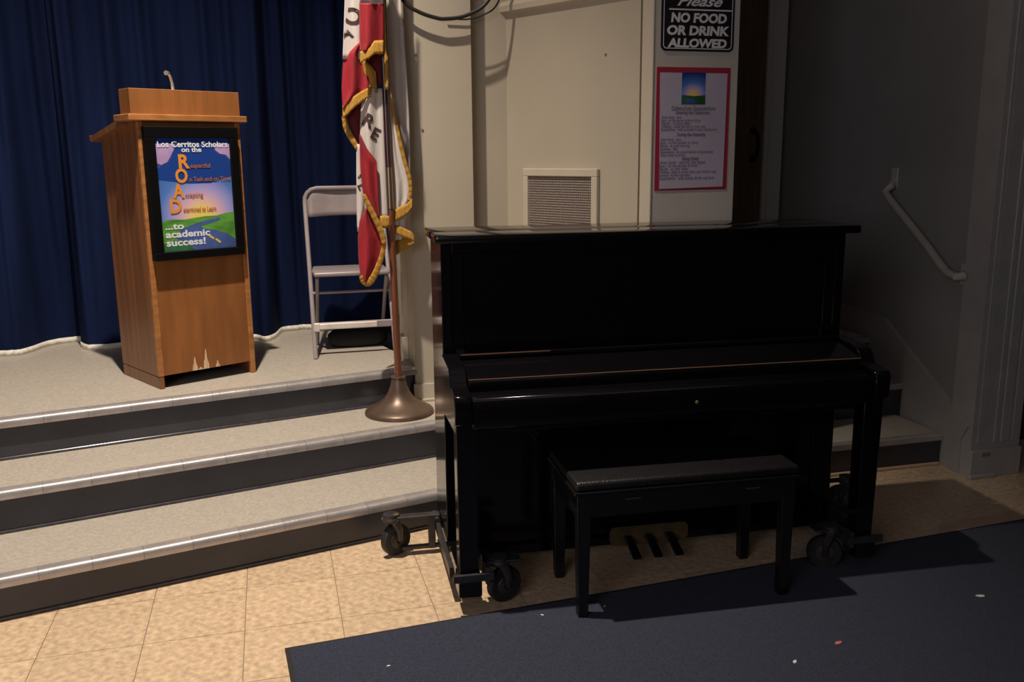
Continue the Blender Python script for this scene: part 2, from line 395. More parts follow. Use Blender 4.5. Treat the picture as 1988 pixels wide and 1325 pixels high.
# ------------------------------------------------------------ stage curtain
cr = empty('stage_curtain', (0, 5.25, SZ), 0, 'heavy navy blue pleated stage curtain with pale hem tape', 'curtain')
hem = [(-3.2, 5.2), (-2.9, 5.32), (-2.6, 5.14), (-2.25, 5.31), (-1.95, 5.12), (-1.7, 5.26), (-1.52, 5.14), (-1.378, 5.089), (-1.281, 5.085), (-1.228, 5.174), (-1.178, 5.297), (-1.085, 5.382), (-1.04, 5.365), (-1.022, 5.20), (-.955, 5.116), (-.804, 5.124), (-.70, 5.22), (-.60, 5.32), (-.48, 5.22), (-.36, 5.12), (-.24, 5.20), (-.101, 5.135), (-.052, 5.065), (-.004, 5.15), (.035, 5.328), (.115, 5.369), (.189, 5.379), (.30, 5.35), (.40, 5.372), (.52, 5.34), (.62, 5.30), (.75, 5.35), (.9, 5.26), (1.15, 5.3)]
def crv(P, n):
    out = []
    for i in range(len(P)-1):
        p0 = Vector(P[max(i-1, 0)]); p1 = Vector(P[i]); p2 = Vector(P[i+1]); p3 = Vector(P[min(i+2, len(P)-1)])
        for k in range(n):
            t = k/n
            out.append(.5*((2*p1)+(-p0+p2)*t+(2*p0-5*p1+4*p2-p3)*t*t+(-p0+3*p1-3*p2+p3)*t**3))
    out.append(Vector(P[-1])); return out
path = crv(hem, 9); nzl = 26
def cpos(i, v):
    p = path[i]; x, y = p; v_ = min(1, v*2.6)
    # pleats: steady ripples that fade a little towards the hem
    r = sin(x*2*pi/.135+1.6*sin(x*7))*.8+sin(x*2*pi/.071+2*sin(x*5))*.30+noise.noise(Vector((x*8, v*1.3, 3)))*.8
    amp = .030*(1-.8*(1-v)**8)
    k_ = .72*v_*v_*(3-2*v_); yy = y*(1-k_)+5.23*k_
    return Vector((x+.012*sin(x*17+v*2.2), yy+amp*r+.012*noise.noise(Vector((x*3, v*3, 9))), SZ+.02+v*(H_-SZ-.02)))
def sheet(fn, ni, nj, name, m_, parent, thick=0):
    bm = bmesh.new(); V = [[bm.verts.new(fn(i, j)) for i in range(ni)] for j in range(nj)]
    for j in range(nj-1):
        for i in range(ni-1): bm.faces.new((V[j][i], V[j][i+1], V[j+1][i+1], V[j+1][i]))
    me = bpy.data.meshes.new(name); bm.to_mesh(me); bm.free(); me.materials.append(M[m_])
    for p in me.polygons: p.use_smooth = True
    o = bpy.data.objects.new(name, me); COL.objects.link(o); o.parent = parent
    if thick:
        sm = o.modifiers.new('thickness', 'SOLIDIFY'); sm.thickness = thick; sm.offset = 0
    return o
off = Vector((0, 5.25, SZ))
sheet(lambda i, j: cpos(i, j/(nzl-1))-off, len(path), nzl, 'curtain_cloth', 'curtain', cr)
sheet(lambda i, j: cpos(i, 0)-off+Vector((0, -.004+.004*sin(i*1.7), -.0195+.030*j)), len(path), 2, 'hem_tape', 'hem', cr, .006)

# ------------------------------------------------------------ lectern
lc = empty('lectern', (-.501, 4.111, SZ), radians(28.86), 'honey coloured plywood lectern with framed poster on its front', 'lectern')
for s, x0 in ((0, 0), (1, .435)):
    o = MB().prism([(0, .055), (.41, .055), (.41, 1.065), (.10, 1.145), (0, 1.145)], 'x', x0, x0+.02).build('side_panel', 'wood2' if s == 0 else 'wood', lc)
MB().box(-.001, .0225, -.0015, .02, .055, 1.14, bev=.002).build('front_stile', 'woodl', lc)
MB().box(.432, .456, -.0015, .02, .0, 1.14, bev=.002).build('front_stile', 'woodl', lc)
o = B('front_panel', 'wood', lc, .0225, .432, .004, .018, .057, 1.14)
ch = MB()
for x0, w_, h_ in ((.152, .026, .062), (.205, .026, .092), (.262, .020, .03)):
    ch.prism([(x0, .0575), (x0+w_, .0575), (x0+w_*.95, .0575+h_*.25), (x0+w_*.72, .0575+h_*.5), (x0+w_*.6, .0575+h_), (x0+w_*.42, .0575+h_*.9), (x0+w_*.25, .0575+h_*.45), (x0+w_*.12, .0575+h_*.4)], 'y', .0030, .0045)
ch.prism([(.178, .0575), (.205, .0575), (.190, .070)], 'y', .0030, .0045)
o = ch.build('chipped_veneer', 'rawwood', lc); o['label'] = 'pale bare wood where the veneer has chipped away'
MB().box(0, .021, -.001, .41, 0, .0525, bev=.002).build('base_rail', 'wood2', lc)
MB().box(.434, .455, .02, .41, 0, .0525, bev=.002).build('base_rail', 'wood2', lc)
B('back_stop', 'blackframe', lc, .02, .435, .20, .21, .0, 1.0)
MB().box(-.045, .478, -.032, .13, 1.141, 1.169, bev=.004, seg=2).build('top_moulding', 'woodl', lc)
MB().box(-.024, .460, -.004, .105, 1.169, 1.272, bev=.002).build('raised_shelf_box', 'wood', lc)
sl = radians(-14)
MB().prism([(.10, 1.128), (.45, 1.062), (.47, 1.072), (.47, 1.092), (.45, 1.088), (.10, 1.155)], 'x', -.03, .485).build('sloping_desk', 'wood2', lc)
gx = .186
MB().tube([(gx, .05, 1.27), (gx-.002, .05, 1.30), (gx-.010, .045, 1.328), (gx-.022, .035, 1.342), (gx-.036, .025, 1.341)], [.0075, .0068, .0065, .007, .010], 12).build('gooseneck_microphone_stub', 'chrome', lc, True)
bpy.data.objects['gooseneck_microphone_stub'].name = 'gooseneck'
# framed poster hung on the lectern
pf = empty('framed_poster', (-.501, 4.111, SZ), radians(28.86), 'black framed sunrise poster reading ROAD hung on the lectern front', 'poster')
fX0, fX1, fZ0, fZ1 = .012, .424, .562, 1.120
iX0, iX1, iZ0, iZ1 = .054, .384, .598, 1.073
f_ = MB(); fd = -.040
f_.box(fX0, fX1, fd, -.002, iZ1, fZ1, bev=.003).box(fX0, fX1, fd, -.002, fZ0, iZ0, bev=.003).box(fX0, iX0, fd, -.002, iZ0, iZ1, bev=.003).box(iX1, fX1, fd, -.002, iZ0, iZ1, bev=.003)
f_.build('frame', 'blackframe', pf)
B('sheet', 'psky', pf, iX0, iX1, -.030, -.004, iZ0, iZ1)
W_, Hh = iX1-iX0, iZ1-iZ0
UX = lambda u: iX0+u*W_
VZ = lambda v: iZ1-v*Hh
def poly(name, m_, uv, y, parent=pf): return MB().prism([(UX(u), VZ(v)) for u, v in uv], 'y', y-.0004, y).build(name, m_, parent)
poly('printed_mountain', 'pnavy', [(0, .27), (.06, .24), (.14, .22), (.20, .17), (.24, .10), (.32, .065), (.74, .065), (.80, .12), (.86, .15), (.93, .16), (1, .21), (1, .34), (.7, .40), (.4, .40), (0, .36)], -.0303)
poly('printed_cloud', 'pcloud', [(0, .05), (.26, .05), (.24, .10), (.19, .16), (.14, .21), (.06, .235), (0, .22)], -.0308)
poly('printed_cloud', 'pcloud', [(.77, .05), (1, .05), (1, .19), (.94, .15), (.86, .14), (.80, .11)], -.0308)
poly('printed_hill', 'pgreen', [(0, .735), (.12, .715), (.3, .722), (.45, .71), (.6, .70), (.75, .70), (.88, .68), (1, .672), (1, 1), (0, 1)], -.0309)
poly('printed_hill', 'pgreen2', [(0, .93), (.15, .9), (.3, .92), (.42, 1), (0, 1)], -.0317)
poly('printed_road', 'proad', [(.78, .715), (.80, .74), (.70, .76), (.52, .785), (.55, .81), (.72, .83), (.88, .87), (1, .925), (1, 1), (.36, 1), (.25, .93), (.15, .865), (.28, .80), (.45, .76), (.62, .735), (.74, .725)], -.0313)
poly('printed_dash', 'pyellow', [(.60, .875), (.63, .868), (.70, .905), (.68, .915)], -.0319)
poly('printed_dash', 'pyellow', [(.70, .915), (.73, .91), (.79, .945), (.77, .955)], -.0319)
T = lambda s, u, v, h, m_, w_=None, bold=.02, al='CENTER': text('lettering', s, h*Hh, m_, pf, UX(u), VZ(v), -.0325, bold=bold, align=al, width=(w_*W_ if w_ else None), ext=.0003)
T('Los Cerritos Scholars', .5, .078, .072, 'pwhite', .95, .028)
T('on the', .47, .122, .062, 'pwhite', .27, .028)
for s, u, v in (('R', .36, .262), ('O', .31, .388), ('A', .255, .522), ('D', .205, .655)): T(s, u, v, .168, 'porange', {'O': .165}.get(s, .15), .035)
for s, u, v, w_ in (('espectful', .44, .262, .27), ('n Task and on Time', .415, .382, .565), ('ccepting', .34, .520, .24), ('etermined to Learn', .30, .650, .45)): T(s, u, v, .055, 'pbrown', w_, .012, 'LEFT')
T('...to', .04, .802, .078, 'pwhite', .25, .03, 'LEFT')
T('academic', .04, .875, .085, 'pwhite', .60, .03, 'LEFT')
T('success!', .04, .95, .085, 'pwhite', .53, .03, 'LEFT')

# ------------------------------------------------------------ folding chair
fc = empty('folding_chair', (.185, 4.537, SZ), 0, 'taupe metal folding chair on stage behind the flag', 'chair')
CW = .40
def side(x):
    return [(x, 0, 0), (x, .02, .04), (x, .10, .23), (x, .20, .44), (x, .30, .62), (x, .345, .72)]
f = MB()
for x in (0, CW): f.tube(side(x)+[(x, .36, .76)], .0115, 10)
arc = [(0, .36, .755)]+[(.065-.065*cos(a_), .37, .765+.065*sin(a_)) for a_ in (0.3, .7, 1.1, 1.57)]+[(CW-.065+.065*sin(a_), .37, .765+.065*cos(a_)) for a_ in (0, .5, .9, 1.3)]+[(CW, .36, .755)]
f.tube(arc, .0115, 10); f.build('front_frame', 'chair', fc, True)
for x in (.028, CW-.028):
    MB().tube([(x, .05, .40), (x, .16, .27), (x, .37, 0)], .010, 10).build('rear_leg', 'chair', fc, True)
def cback(i, j):
    u = i/12; v = j/6; x = .012+u*(CW-.024); zc = .680+v*.145
    if v > .5:
        e = min(u, 1-u)*(CW-.024)
        if e < .06: zc = min(zc, .765+sqrt(max(.06**2-(.06-e)**2, 0)))
    return Vector((x, .352+.018*v+.018*(1-(2*u-1)**2), zc+.008*(1-(2*u-1)**2)))
sheet(cback, 13, 7, 'backrest', 'chair', fc, .006)
MB().box(-.004+.015, CW-.011, .03, .33, .405, .428, bev=.009, seg=3).build('seat', 'chair', fc, True)
MB().tube([(.0, .135, .30+.012), (CW, .135, .30+.012)], .007, 8).build('rear_stretcher', 'chair', fc, True)
MB().box(.0, CW, .052, .066, .135, .172, bev=.004).build('front_stretcher', 'chair', fc)
MB().tube([(.028, .30, .09), (CW-.028, .30, .09)], .007, 8).build('rear_stretcher', 'chair', fc, True)
o = MB().box(.006, .318, .044, .0518, .138, .168, bev=.004).box(.000, .03, .042, .0518, .128, .172, bev=.004).build('bright_plate', 'chairw', fc); o['label'] = 'bright metal plate on the lower crossbar'  # paler thin plate over most of the lower crossbar
bgm = MB()
bgm.lathe([(.0, -.155), (.03, -.153), (.052, -.13), (.062, -.09), (.066, 0), (.062, .09), (.052, .13), (.03, .153), (0.001, .155)], (0, 0, 0), 24, (1, 0, 0))
for v in bgm.bm.verts:
    v.co.z = v.co.z*.82+.05; v.co.z = max(v.co.z, .0); v.co.x += .006*sin(v.co.y*60)
o = bgm.build('black_bag', 'bag', None, True); o.location = (.42, 4.80, SZ); tag(o, 'soft black bag lying under the folding chair', 'bag')

# ------------------------------------------------------------ flag stand, pole and flag
PB = Vector((.527, 4.03, .316))
fs = empty('flagpole_stand', PB, 0, 'dark wooden flagpole in a bell shaped bronze base on the steps', 'flagpole')
MB().lathe([(.155, 0), (.158, .006), (.156, .014), (.148, .022), (.128, .032), (.098, .048), (.070, .070), (.050, .100), (.038, .130), (.032, .155), (.030, .168), (.024, .172)], (0, 0, 0), 56).build('weighted_base', 'basemetal', fs, True)
MB().lathe([(.0325, 0), (.034, .003), (.0325, .008)], (0, 0, .166), 30).build('collar', 'basemetal', fs, True)
pt = [at(774, 740, 4.03), at(764, 560, 4.03), at(757, 400, 4.03), at(753, 325, 4.03), at(748, 220, 4.03), at(741, 40, 4.03)]
d_ = (pt[-1]-pt[0]).normalized()
P0 = pt[0]-PB; Pe = P0+d_*((3.05-PB.z-P0.z)/d_.z)
pp = lambda z: P0+d_*((z-PB.z-P0.z)/d_.z)
zf0, zf1 = pt[2].z, pt[3].z
MB().tube([P0-d_*.03, pp(zf0)], [.0165, .0145], 16).build('lower_pole', 'pole', fs, True)
MB().tube([pp(zf0), pp(zf1)], .0148, 16).tube([pp(zf0)-d_*.012, pp(zf0)+d_*.004], .0165, 16).build('ferrule', 'ferrule', fs, True)
MB().tube([pp(zf1), Pe], [.0138, .0128], 16).build('upper_pole', 'darkpole', fs, True)

fg = empty('state_flag', (.5, 4.03, 2.2), 0, 'white and red state flag with gold fringe hanging furled on the flagpole', 'flag')
FO = Vector((.5, 4.03, 2.2))
def interp(L, y):
    if y <= L[0][0]: return L[0][1]
    for (a, xa), (b, xb) in zip(L, L[1:]):
        if y <= b: return xa+(xb-xa)*(y-a)/(b-a)
    return L[-1][1]
def drape(name, m_, left, right, Y, amp=.02, folds=2.0, ph=0, n=14, mrows=26, thick=.0025, y0=None, y1=None):
    "cloth fold: left/right silhouettes as (row, column) lists, bulging and rippling in depth about the plane Y"
    a = y0 if y0 is not None else left[0][0]; b = y1 if y1 is not None else left[-1][0]
    def fn(i, j):
        py = a+(b-a)*j/(mrows-1); u = i/(n-1)
        xl = interp(left, py); xr_ = interp(right, py)
        dy = Y - amp*sin(pi*u) + amp*.55*sin(folds*2*pi*u+ph+py*.004)
        return at(xl+(xr_-xl)*u, py, dy)-FO
    return sheet(fn, n, mrows, name, m_, fg, thick)
def band(name, m_, pts, Y, wpx, amp=.008, thick=.004):
    "gold fringe band following a line of (x, y, width) points"
    P = crv([(p[0], p[1]) for p in pts], 6); ws = crv([(p[2], 0) for p in pts], 6); ds = crv([(p[3] if len(p) > 3 else 0, 0) for p in pts], 6)
    n = len(P)
    def fn(i, j):
        d = (P[min(i+1, n-1)]-P[max(i-1, 0)]).normalized(); nn = Vector((-d.y, d.x))
        q = P[i]+nn*ws[i].x*(j/5-.5)
        return at(q.x, q.y, Y+ds[i].x-amp*sin(j/5*pi)+.002*sin(i*2.1))-FO
    return sheet(fn, n, 6, name, m_, fg, thick)
YF = 4.0
def swag(m_, top, bot, Y, name='gold_fringe', amp=.004, n=14):
    "cloth strip between an upper and a lower outline given as (column, row) lists"
    a, b = top[0][0], top[-1][0]
    def fn(i, j):
        u = i/(n-1); x = a+(b-a)*u; v = j/4
        yt = interp(top, x) if a < b else interp(top[::-1], x); yb = interp(bot, x) if a < b else interp(bot[::-1], x)
        return at(x, yt+(yb-yt)*v+.7*sin(i*2.6)*(v > .9), Y-amp*sin(u*pi)-.006*v+.0015*sin(i*2.3))-FO
    return sheet(fn, n, 5, name, m_, fg, .003)
# furthest left fold: white with letters, then the red stripe down to its fringe
W1 = drape('white_field', 'white', [(-160, 672), (0, 669), (60, 667), (115, 665)], [(-160, 712), (0, 704), (115, 706)], YF+.02, .010, .8, n=22)
drape('red_stripe', 'red', [(80, 698), (92, 680), (104, 668), (130, 665), (170, 663), (210, 665)], [(80, 708), (110, 712), (150, 716), (175, 716), (188, 705), (210, 668)], YF+.022, .020, 1.6, y0=80, y1=211)
swag('gold', [(665, 208), (675, 197), (687, 187), (700, 178), (712, 172), (720, 168)], [(665, 231), (672, 226), (687, 210), (700, 200), (712, 191), (720, 188)], YF+.002)
drape('red_inside', 'dred', [(190, 690), (205, 680), (225, 670), (250, 682), (282, 694)], [(190, 712), (230, 706), (282, 702)], YF+.055, .004, 1, y0=190, y1=282)
band('gold_fringe', 'gold', [(668, 226, 9), (672, 248, 11), (682, 268, 11), (694, 288, 9)], YF+.03, 0, amp=.003, thick=.003)
# inner turned edge of the second fold
drape('gold_fringe', 'gold', [(118, 702), (140, 706), (155, 714), (165, 716), (180, 708)], [(118, 710), (130, 722), (140, 730), (180, 732)], YF+.012, .004, 1, mrows=12)
drape('red_inside', 'dred', [(100, 702), (122, 706), (135, 722), (165, 730)], [(100, 744), (165, 744)], YF+.035, .004, 1, mrows=12)
# second fold in front of the pole
drape('white_field', 'white', [(-160, 700), (8, 699)], [(-160, 742), (8, 744)], YF-.03, .016, 1.5, mrows=10)
drape('red_stripe', 'red', [(6, 698), (60, 698), (100, 699)], [(6, 745), (60, 745), (84, 744), (100, 726)], YF-.030, .018, 1.0, ph=2.6)
swag('gold', [(699, 100), (708, 97), (717, 94), (721, 88), (726, 79), (744, 78)], [(699, 124), (703, 122), (708, 118), (717, 113), (722, 109), (726, 105), (744, 105)], YF-.046)
drape('gold_fringe', 'gold', [(0, 744), (110, 746), (174, 748)], [(0, 747), (104, 750), (110, 753), (174, 755)], YF-.012, .002, 1, n=5)
# lower white part with letters and its red stripe
W2 = drape('white_field', 'white', [(172, 712), (186, 706), (205, 701), (240, 699), (268, 699), (330, 700), (430, 712)], [(172, 742), (230, 745), (300, 748), (420, 754), (450, 756)], YF+.022, .012, 1.6, y0=172, y1=425)
drape('red_stripe', 'red', [(262, 698), (330, 700), (375, 705), (400, 715), (425, 730)], [(262, 700), (290, 713), (312, 731), (360, 734), (425, 736)], YF-.004, .010, 1.3, y0=262, y1=424)
W3 = drape('white_field', 'white', [(280, 692), (340, 692), (420, 693), (450, 694)], [(280, 700), (340, 706), (380, 712), (412, 709), (450, 697)], YF+.03, .006, 1, mrows=16)
band('gold_fringe', 'gold', [(706, 378, 7), (716, 400, 10), (728, 424, 11), (740, 450, 11), (746, 474, 9)], YF-.022, 0, amp=.003, thick=.003)
# lowest red panel with its fringe
drape('red_stripe', 'red', [(404, 710), (430, 698), (460, 695), (500, 696), (540, 700), (549, 708)], [(404, 711), (430, 727), (460, 742), (500, 741), (520, 734), (540, 722), (549, 715)], YF-.004, .016, 1.2, y0=405, y1=549)
band('gold_fringe', 'gold', [(701, 536, 8), (706, 546, 12), (714, 550, 13), (722, 543, 13), (731, 526, 12), (740, 502, 10), (746, 474, 8)], YF-.016, 0, amp=.003, thick=.003)
swag('gold', [(737, 420), (748, 418), (756, 420)], [(737, 440), (748, 444), (756, 440)], YF+.002, n=8)
# folds to the right of the pole
drape('white_field', 'white', [(150, 752), (300, 757), (410, 764), (470, 768)], [(150, 757), (200, 762), (300, 780), (352, 799), (384, 798), (400, 790), (440, 786), (470, 778)], YF+.06, .012, 1.8, y0=175, y1=466)
drape('white_field', 'white', [(-160, 752), (0, 750), (120, 752), (240, 762), (300, 772)], [(-160, 778), (0, 778), (120, 788), (240, 795), (340, 797)], YF+.12, .014, 1.6, y0=-160, y1=388)
band('gold_fringe', 'gold', [(757, 178, 4), (763, 215, 6), (771, 250, 6), (779, 288, 7), (788, 322, 7), (795, 348, 8), (797, 372, 7), (795, 390, 6)], YF+.045, 0, amp=.002, thick=.003)
swag('gold', [(762, 411), (775, 402), (790, 396), (800, 386)], [(762, 432), (778, 425), (792, 415), (800, 403)], YF+.04)
swag('gold', [(762, 436), (775, 439), (790, 446), (799, 450), (804, 458)], [(762, 452), (778, 458), (790, 463), (799, 466), (804, 470)], YF+.045)
swag('gold', [(765, 468), (778, 464), (792, 462), (804, 458)], [(765, 498), (780, 489), (795, 482), (804, 473)], YF+.075)
# mirrored and upright letters printed on the cloth
from mathutils.bvhtree import BVHTree
def letter(s, px, py, cloth, size, rot, mirror=False):
    "one printed letter laid onto the surface of a cloth fold"
    o = text('printed_letter', s, size, 'flagtext', fg, 0, 0, 0, bold=.03, align='CENTER', mirror=mirror, rot=rot, ext=0)
    bm = bmesh.new(); bm.from_mesh(o.data); bmesh.ops.triangulate(bm, faces=bm.faces)
    bmesh.ops.subdivide_edges(bm, edges=[e for e in bm.edges if e.calc_length() > .012], cuts=2)
    bt = BVHTree.FromPolygons([v.co for v in cloth.data.vertices], [list(p.vertices) for p in cloth.data.polygons])
    p = at(px, py, YF)-FO; dead = []
    for v in bm.verts:
        q = v.co+Vector((p.x, 0, p.z)); h = bt.ray_cast(Vector((q.x, -1, q.z)), Vector((0, 1, 0)))
        if h[0] is None: dead.append(v); v.co = q
        else: v.co = h[0]-Vector((0, .0038, 0))
    bmesh.ops.delete(bm, geom=dead, context='VERTS')
    bm.to_mesh(o.data); bm.free(); return o
letter('C', 685, 46, W1, .090, -.25, True)
letter('A', 676, 74, W1, .072, .35, True)
letter('R', 712, 246, W2, .075, -.5)
letter('E', 725, 270, W2, .070, -.5)
letter('I', 697, 346, W3, .050, -.7)
letter('L', 697, 366, W3, .050, -1.2)

# ------------------------------------------------------------ hanging cable
cb = empty('hanging_cable', at(865, 30, 4.08), 0, 'black cable looping down in front of the cream pier', 'cable')
co = cb.location.copy(); YC = 4.154
l1 = crv([(725, -110), (755, -45), (785, 4), (815, 24), (848, 35), (865, 36.5), (895, 33), (925, 21), (942, 8), (956, -14), (970, -60), (978, -130)], 6)
MB().tube([at(p.x, p.y, YC)-co for p in l1], .0085, 10).build('main_loop', 'cablem', cb, True)
l2 = crv([(865, 36), (885, 37), (905, 37.5), (925, 34), (940, 28), (955, 20), (965, 8), (972, -12), (980, -70), (984, -130)], 6)
MB().tube([at(p.x, p.y, YC+.03)-co for p in l2], .0036, 8).build('thin_loop', 'cablem', cb, True)

# ------------------------------------------------------------ notices on the pier
sx0 = at(1283, 60, 3.54).x; sx1 = at(1424, 60, 3.54).x; szb = at(1350, 100, 3.54).z
sg = empty('no_food_sign', (sx0, 3.54, szb), 0, 'black plastic sign with white letters forbidding food or drink', 'sign')
SW = sx1-sx0; SH = .30
def rrect(x0, x1, z0, z1, r, n=6):
    pts = []
    for cx, cz, a0 in ((x1-r, z0+r, -90), (x1-r, z1-r, 0), (x0+r, z1-r, 90), (x0+r, z0+r, 180)):
        for k in range(n+1): a_ = radians(a0+90*k/n); pts.append((cx+r*cos(a_), cz+r*sin(a_)))
    return pts
MB().prism(rrect(0, SW, 0, SH, .022), 'y', -.004, 0).build('plate', 'signb', sg)
t = bmesh.new(); O_ = rrect(.0085, SW-.0085, .0085, SH-.0085, .016); I_ = rrect(.012, SW-.012, .012, SH-.012, .0135)
ov = [t.verts.new((x, -.0046, z)) for x, z in O_]; iv = [t.verts.new((x, -.0046, z)) for x, z in I_]
for i in range(len(O_)): j = (i+1) % len(O_); t.faces.new((ov[i], ov[j], iv[j], iv[i]))
mb = MB(); mb._merge(t); mb.build('border_line', 'signw', sg)
K = SW/141.0; KV = (at(1353, 20, 3.54).z-at(1353, 100, 3.54).z)/80
def ST(s, py, cx, wpx, hpx, shear=.10, bold=.045):
    text('lettering', s, hpx*KV*1.36, 'signw', sg, (cx-1283)*K, (100-py)*KV, -.0046, bold=bold, shear=shear, align='CENTER', width=wpx*K)
ST('NO FOOD', 43.5, 1355, 108, 18); ST('OR DRINK', 68, 1354, 120, 18); ST('ALLOWED', 92, 1353, 115, 17)
ST('Please', 12, 1356, 88, 20, .5, .02)
B('rule_line', 'signw', sg, 14*K, 135*K, -.0052, -.0042, (100-21)*KV, (100-18)*KV)

nx0 = at(1277, 131, 3.54).x; nx1 = at(1420, 131, 3.54).x; nz1 = at(1350, 131, 3.54).z; nz0 = at(1340, 369, 3.54).z
nt = empty('assembly_rules_notice', (nx0-.004, 3.54, nz0), 0, 'white printed notice with red card border taped below the sign', 'notice')
NW, NH = nx1-nx0, nz1-nz0
B('red_backing', 'redcard', nt, 0, NW, -.002, 0, 0, NH)
MB().prism([(.022, .006), (NW-.018, .012), (NW-.014, NH-.022), (.014, NH-.022)], 'y', -.0036, -.002).build('sheet', 'paper', nt)
px_ = NW/143.
q = lambda X: (X-1277)*px_
r_ = lambda Y: (370-Y)*NH/239.
M['psky2'] = skymat('small_print_sky', (.01, .04, .22), .5, .32)
B('printed_picture', 'psky2', nt, q(1325), q(1371), -.0042, -.0036, r_(202), r_(141))
MB().prism([(q(1325), r_(202)), (q(1371), r_(202)), (q(1371), r_(184)), (q(1350), r_(186)), (q(1325), r_(184))], 'y', -.0047, -.0042).build('printed_hill', 'pgreen2', nt)
MB().prism([(q(1330), r_(200)), (q(1352), r_(200)), (q(1350), r_(190)), (q(1334), r_(191))], 'y', -.0050, -.0046).build('printed_road', 'proad', nt)
def NT(s, py, x0, x1, h=5, bold=.0):
    text('print_line', s, h*px_*1.45, 'ink', nt, q((x0+x1)/2), r_(py+2), -.0042, bold=bold, align='CENTER', width=(x1-x0)*px_, ext=.0002)
NT('Cafetorium Expectations', 210, 1306, 1392, 6, .015); B('print_rule', 'ink', nt, q(1306), q(1392), -.0042, -.0037, r_(213.6), r_(213))
NT('Entering the Cafetorium', 218.5, 1315, 1381, 5.5, .03)
for i, (s, x1) in enumerate((('Voice level - zero', 1326), ('Eyes - on the person in front of you', 1363), ('Hands - at your sides', 1343), ('Walking - single file line to your seat', 1373), ('Expectations - walk in quietly to your seating area', 1396))): NT(s, 227+i*5.9, 1287, x1)
NT('During the Assembly', 261, 1318, 1374, 5.5, .03)
for i, (s, x1) in enumerate((('Voice level - zero', 1326), ('Eyes - on the speaker or show', 1360), ('Hands - in your own lap', 1343), ('Bottoms - flat', 1319), ('Expectations - be a good listener and participate', 1390), ('when asked to do so', 1335))): NT(s, 270+i*6.1, 1286, x1)
NT('Exiting Quietly', 308, 1329, 1362, 5.5, .03)
for i, (s, x1) in enumerate((('Voice level - wait for the signal', 1374), ('Eyes - on the person in front', 1360), ('Hands - at your sides', 1341), ('Walking - leave in order when your teacher says', 1398), ('Bottoms - stay flat until called', 1345), ('Expectations - walk quietly all the way back', 1394))): NT(s, 315+i*6.2, 1285, x1)

# ------------------------------------------------------------ upright piano
PA = radians(-3.64); PO = Vector((.528, 2.692, 0)); hB = .055
pn = empty('upright_piano', PO, PA, 'tall black polished upright piano with closed keyboard lid on wheeled dollies', 'piano')
WP = 1.49
E_ = 'ebony'
for x0 in (0, WP-.036):
    MB().box(x0, x0+.036, .31, .615, .06, 1.186, bev=.002).build('side_panel', E_, pn)
    # cheek: key-bed arm with a rounded end
    MB().prism([(.0, .640), (.0, .715), (.006, .730), (.02, .736), (.085, .742), (.10, .752), (.115, .778), (.135, .792), (.165, .798), (.31, .806), (.31, .600), (.10, .612)], 'x', x0-.004, x0+.052, bev=.003).build('key_cheek', E_, pn, True)
    lx = x0 if x0 == 0 else x0-.036
    MB().prism([(lx+.002, .13), (lx+.062, .13), (lx+.072, .64), (lx, .64)], 'y', .008, .072, bev=.002).build('front_leg', E_, pn)
    MB().box(lx-.003, lx+.074, -.004, .082, hB, .128, bev=.006, seg=2).box(lx+.004, lx+.064, .08, .33, .075, .12, bev=.003).build('toe_block', E_, pn)
B('upper_panel', E_, pn, .034, WP-.034, .322, .335, .80, 1.186)
for x0 in (.036, WP-.076): MB().box(x0, x0+.04, .312, .323, .80, 1.186, bev=.002).build('panel_stile', E_, pn)
MB().box(.036, WP-.036, .30, .323, 1.15, 1.186, bev=.003).build('top_rail', E_, pn)
MB().box(.046, WP-.046, .235, .325, .803, .818, bev=.003).build('music_ledge', E_, pn)
B('ledge_glint', 'feltglint', pn, .052, .36, .2335, .2350, .814, .817)  # lit stretch of the ledge edge, painted as a thin brown strip
# closed keyboard lid, its curved front and the brownish edge line
MB().prism([(.078, .735), (.074, .755), (.080, .766), (.098, .772), (.17, .785), (.25, .800), (.28, .803), (.28, .70), (.078, .70)], 'x', .053, WP-.054, bev=.002).build('keyboard_lid', E_, pn, True)
B('lid_edge_line', 'feltglint', pn, .054, WP-.055, .0775, .0800, .7655, .7680)
MB().prism([(.006, .625), (.002, .64), (.004, .712), (.012, .722), (.078, .728), (.078, .615), (.03, .612)], 'x', .053, WP-.054, bev=.002).build('key_slip', E_, pn, True)
MB().box(.0, WP, .03, .34, .600, .628, bev=.004).build('key_bed', E_, pn)
kp = Vector((.80, .0, .668))
MB().lathe([(.007, 0), (.006, .004), (.002, .006)], kp, 14, (0, -1, 0)).build('lid_lock', 'brass', pn, True)
B('lower_panel', E_, pn, .034, WP-.034, .318, .332, .085, .605)
for x0 in (.036, WP-.086): MB().box(x0, x0+.05, .308, .320, .085, .60, bev=.002).build('lower_stile', E_, pn)
MB().box(.034, WP-.034, .300, .60, .052, .088, bev=.003).build('bottom_board', E_, pn)
B('back_panel', 'ebony2', pn, .034, WP-.034, .595, .615, .06, 1.18)
MB().box(-.020, WP+.020, .245, .405, 1.187, 1.2150, bev=.005, seg=2).build('top_lid_flap', E_, pn, True)
MB().box(-.020, WP+.020, .409, .625, 1.187, 1.2150, bev=.005, seg=2).build('top_lid', E_, pn, True)
B('lid_hinge', 'hinge', pn, .03, WP-.03, .403, .411, 1.207, 1.2135)
MB().prism(rrect(.60, .905, .050, .122, .022), 'y', .294, .3).build('pedal_plate', 'brass', pn)
for x0 in (.668, .748, .828):
    t_ = MB().prism([(.30, .088), (.30, .074), (.25, .066), (.205, .050), (.180, .042), (.172, .048), (.178, .056), (.21, .066), (.25, .080)], 'x', x0-.016, x0+.016, bev=.003)
    t_.build('pedal', 'ebony2', pn, True)
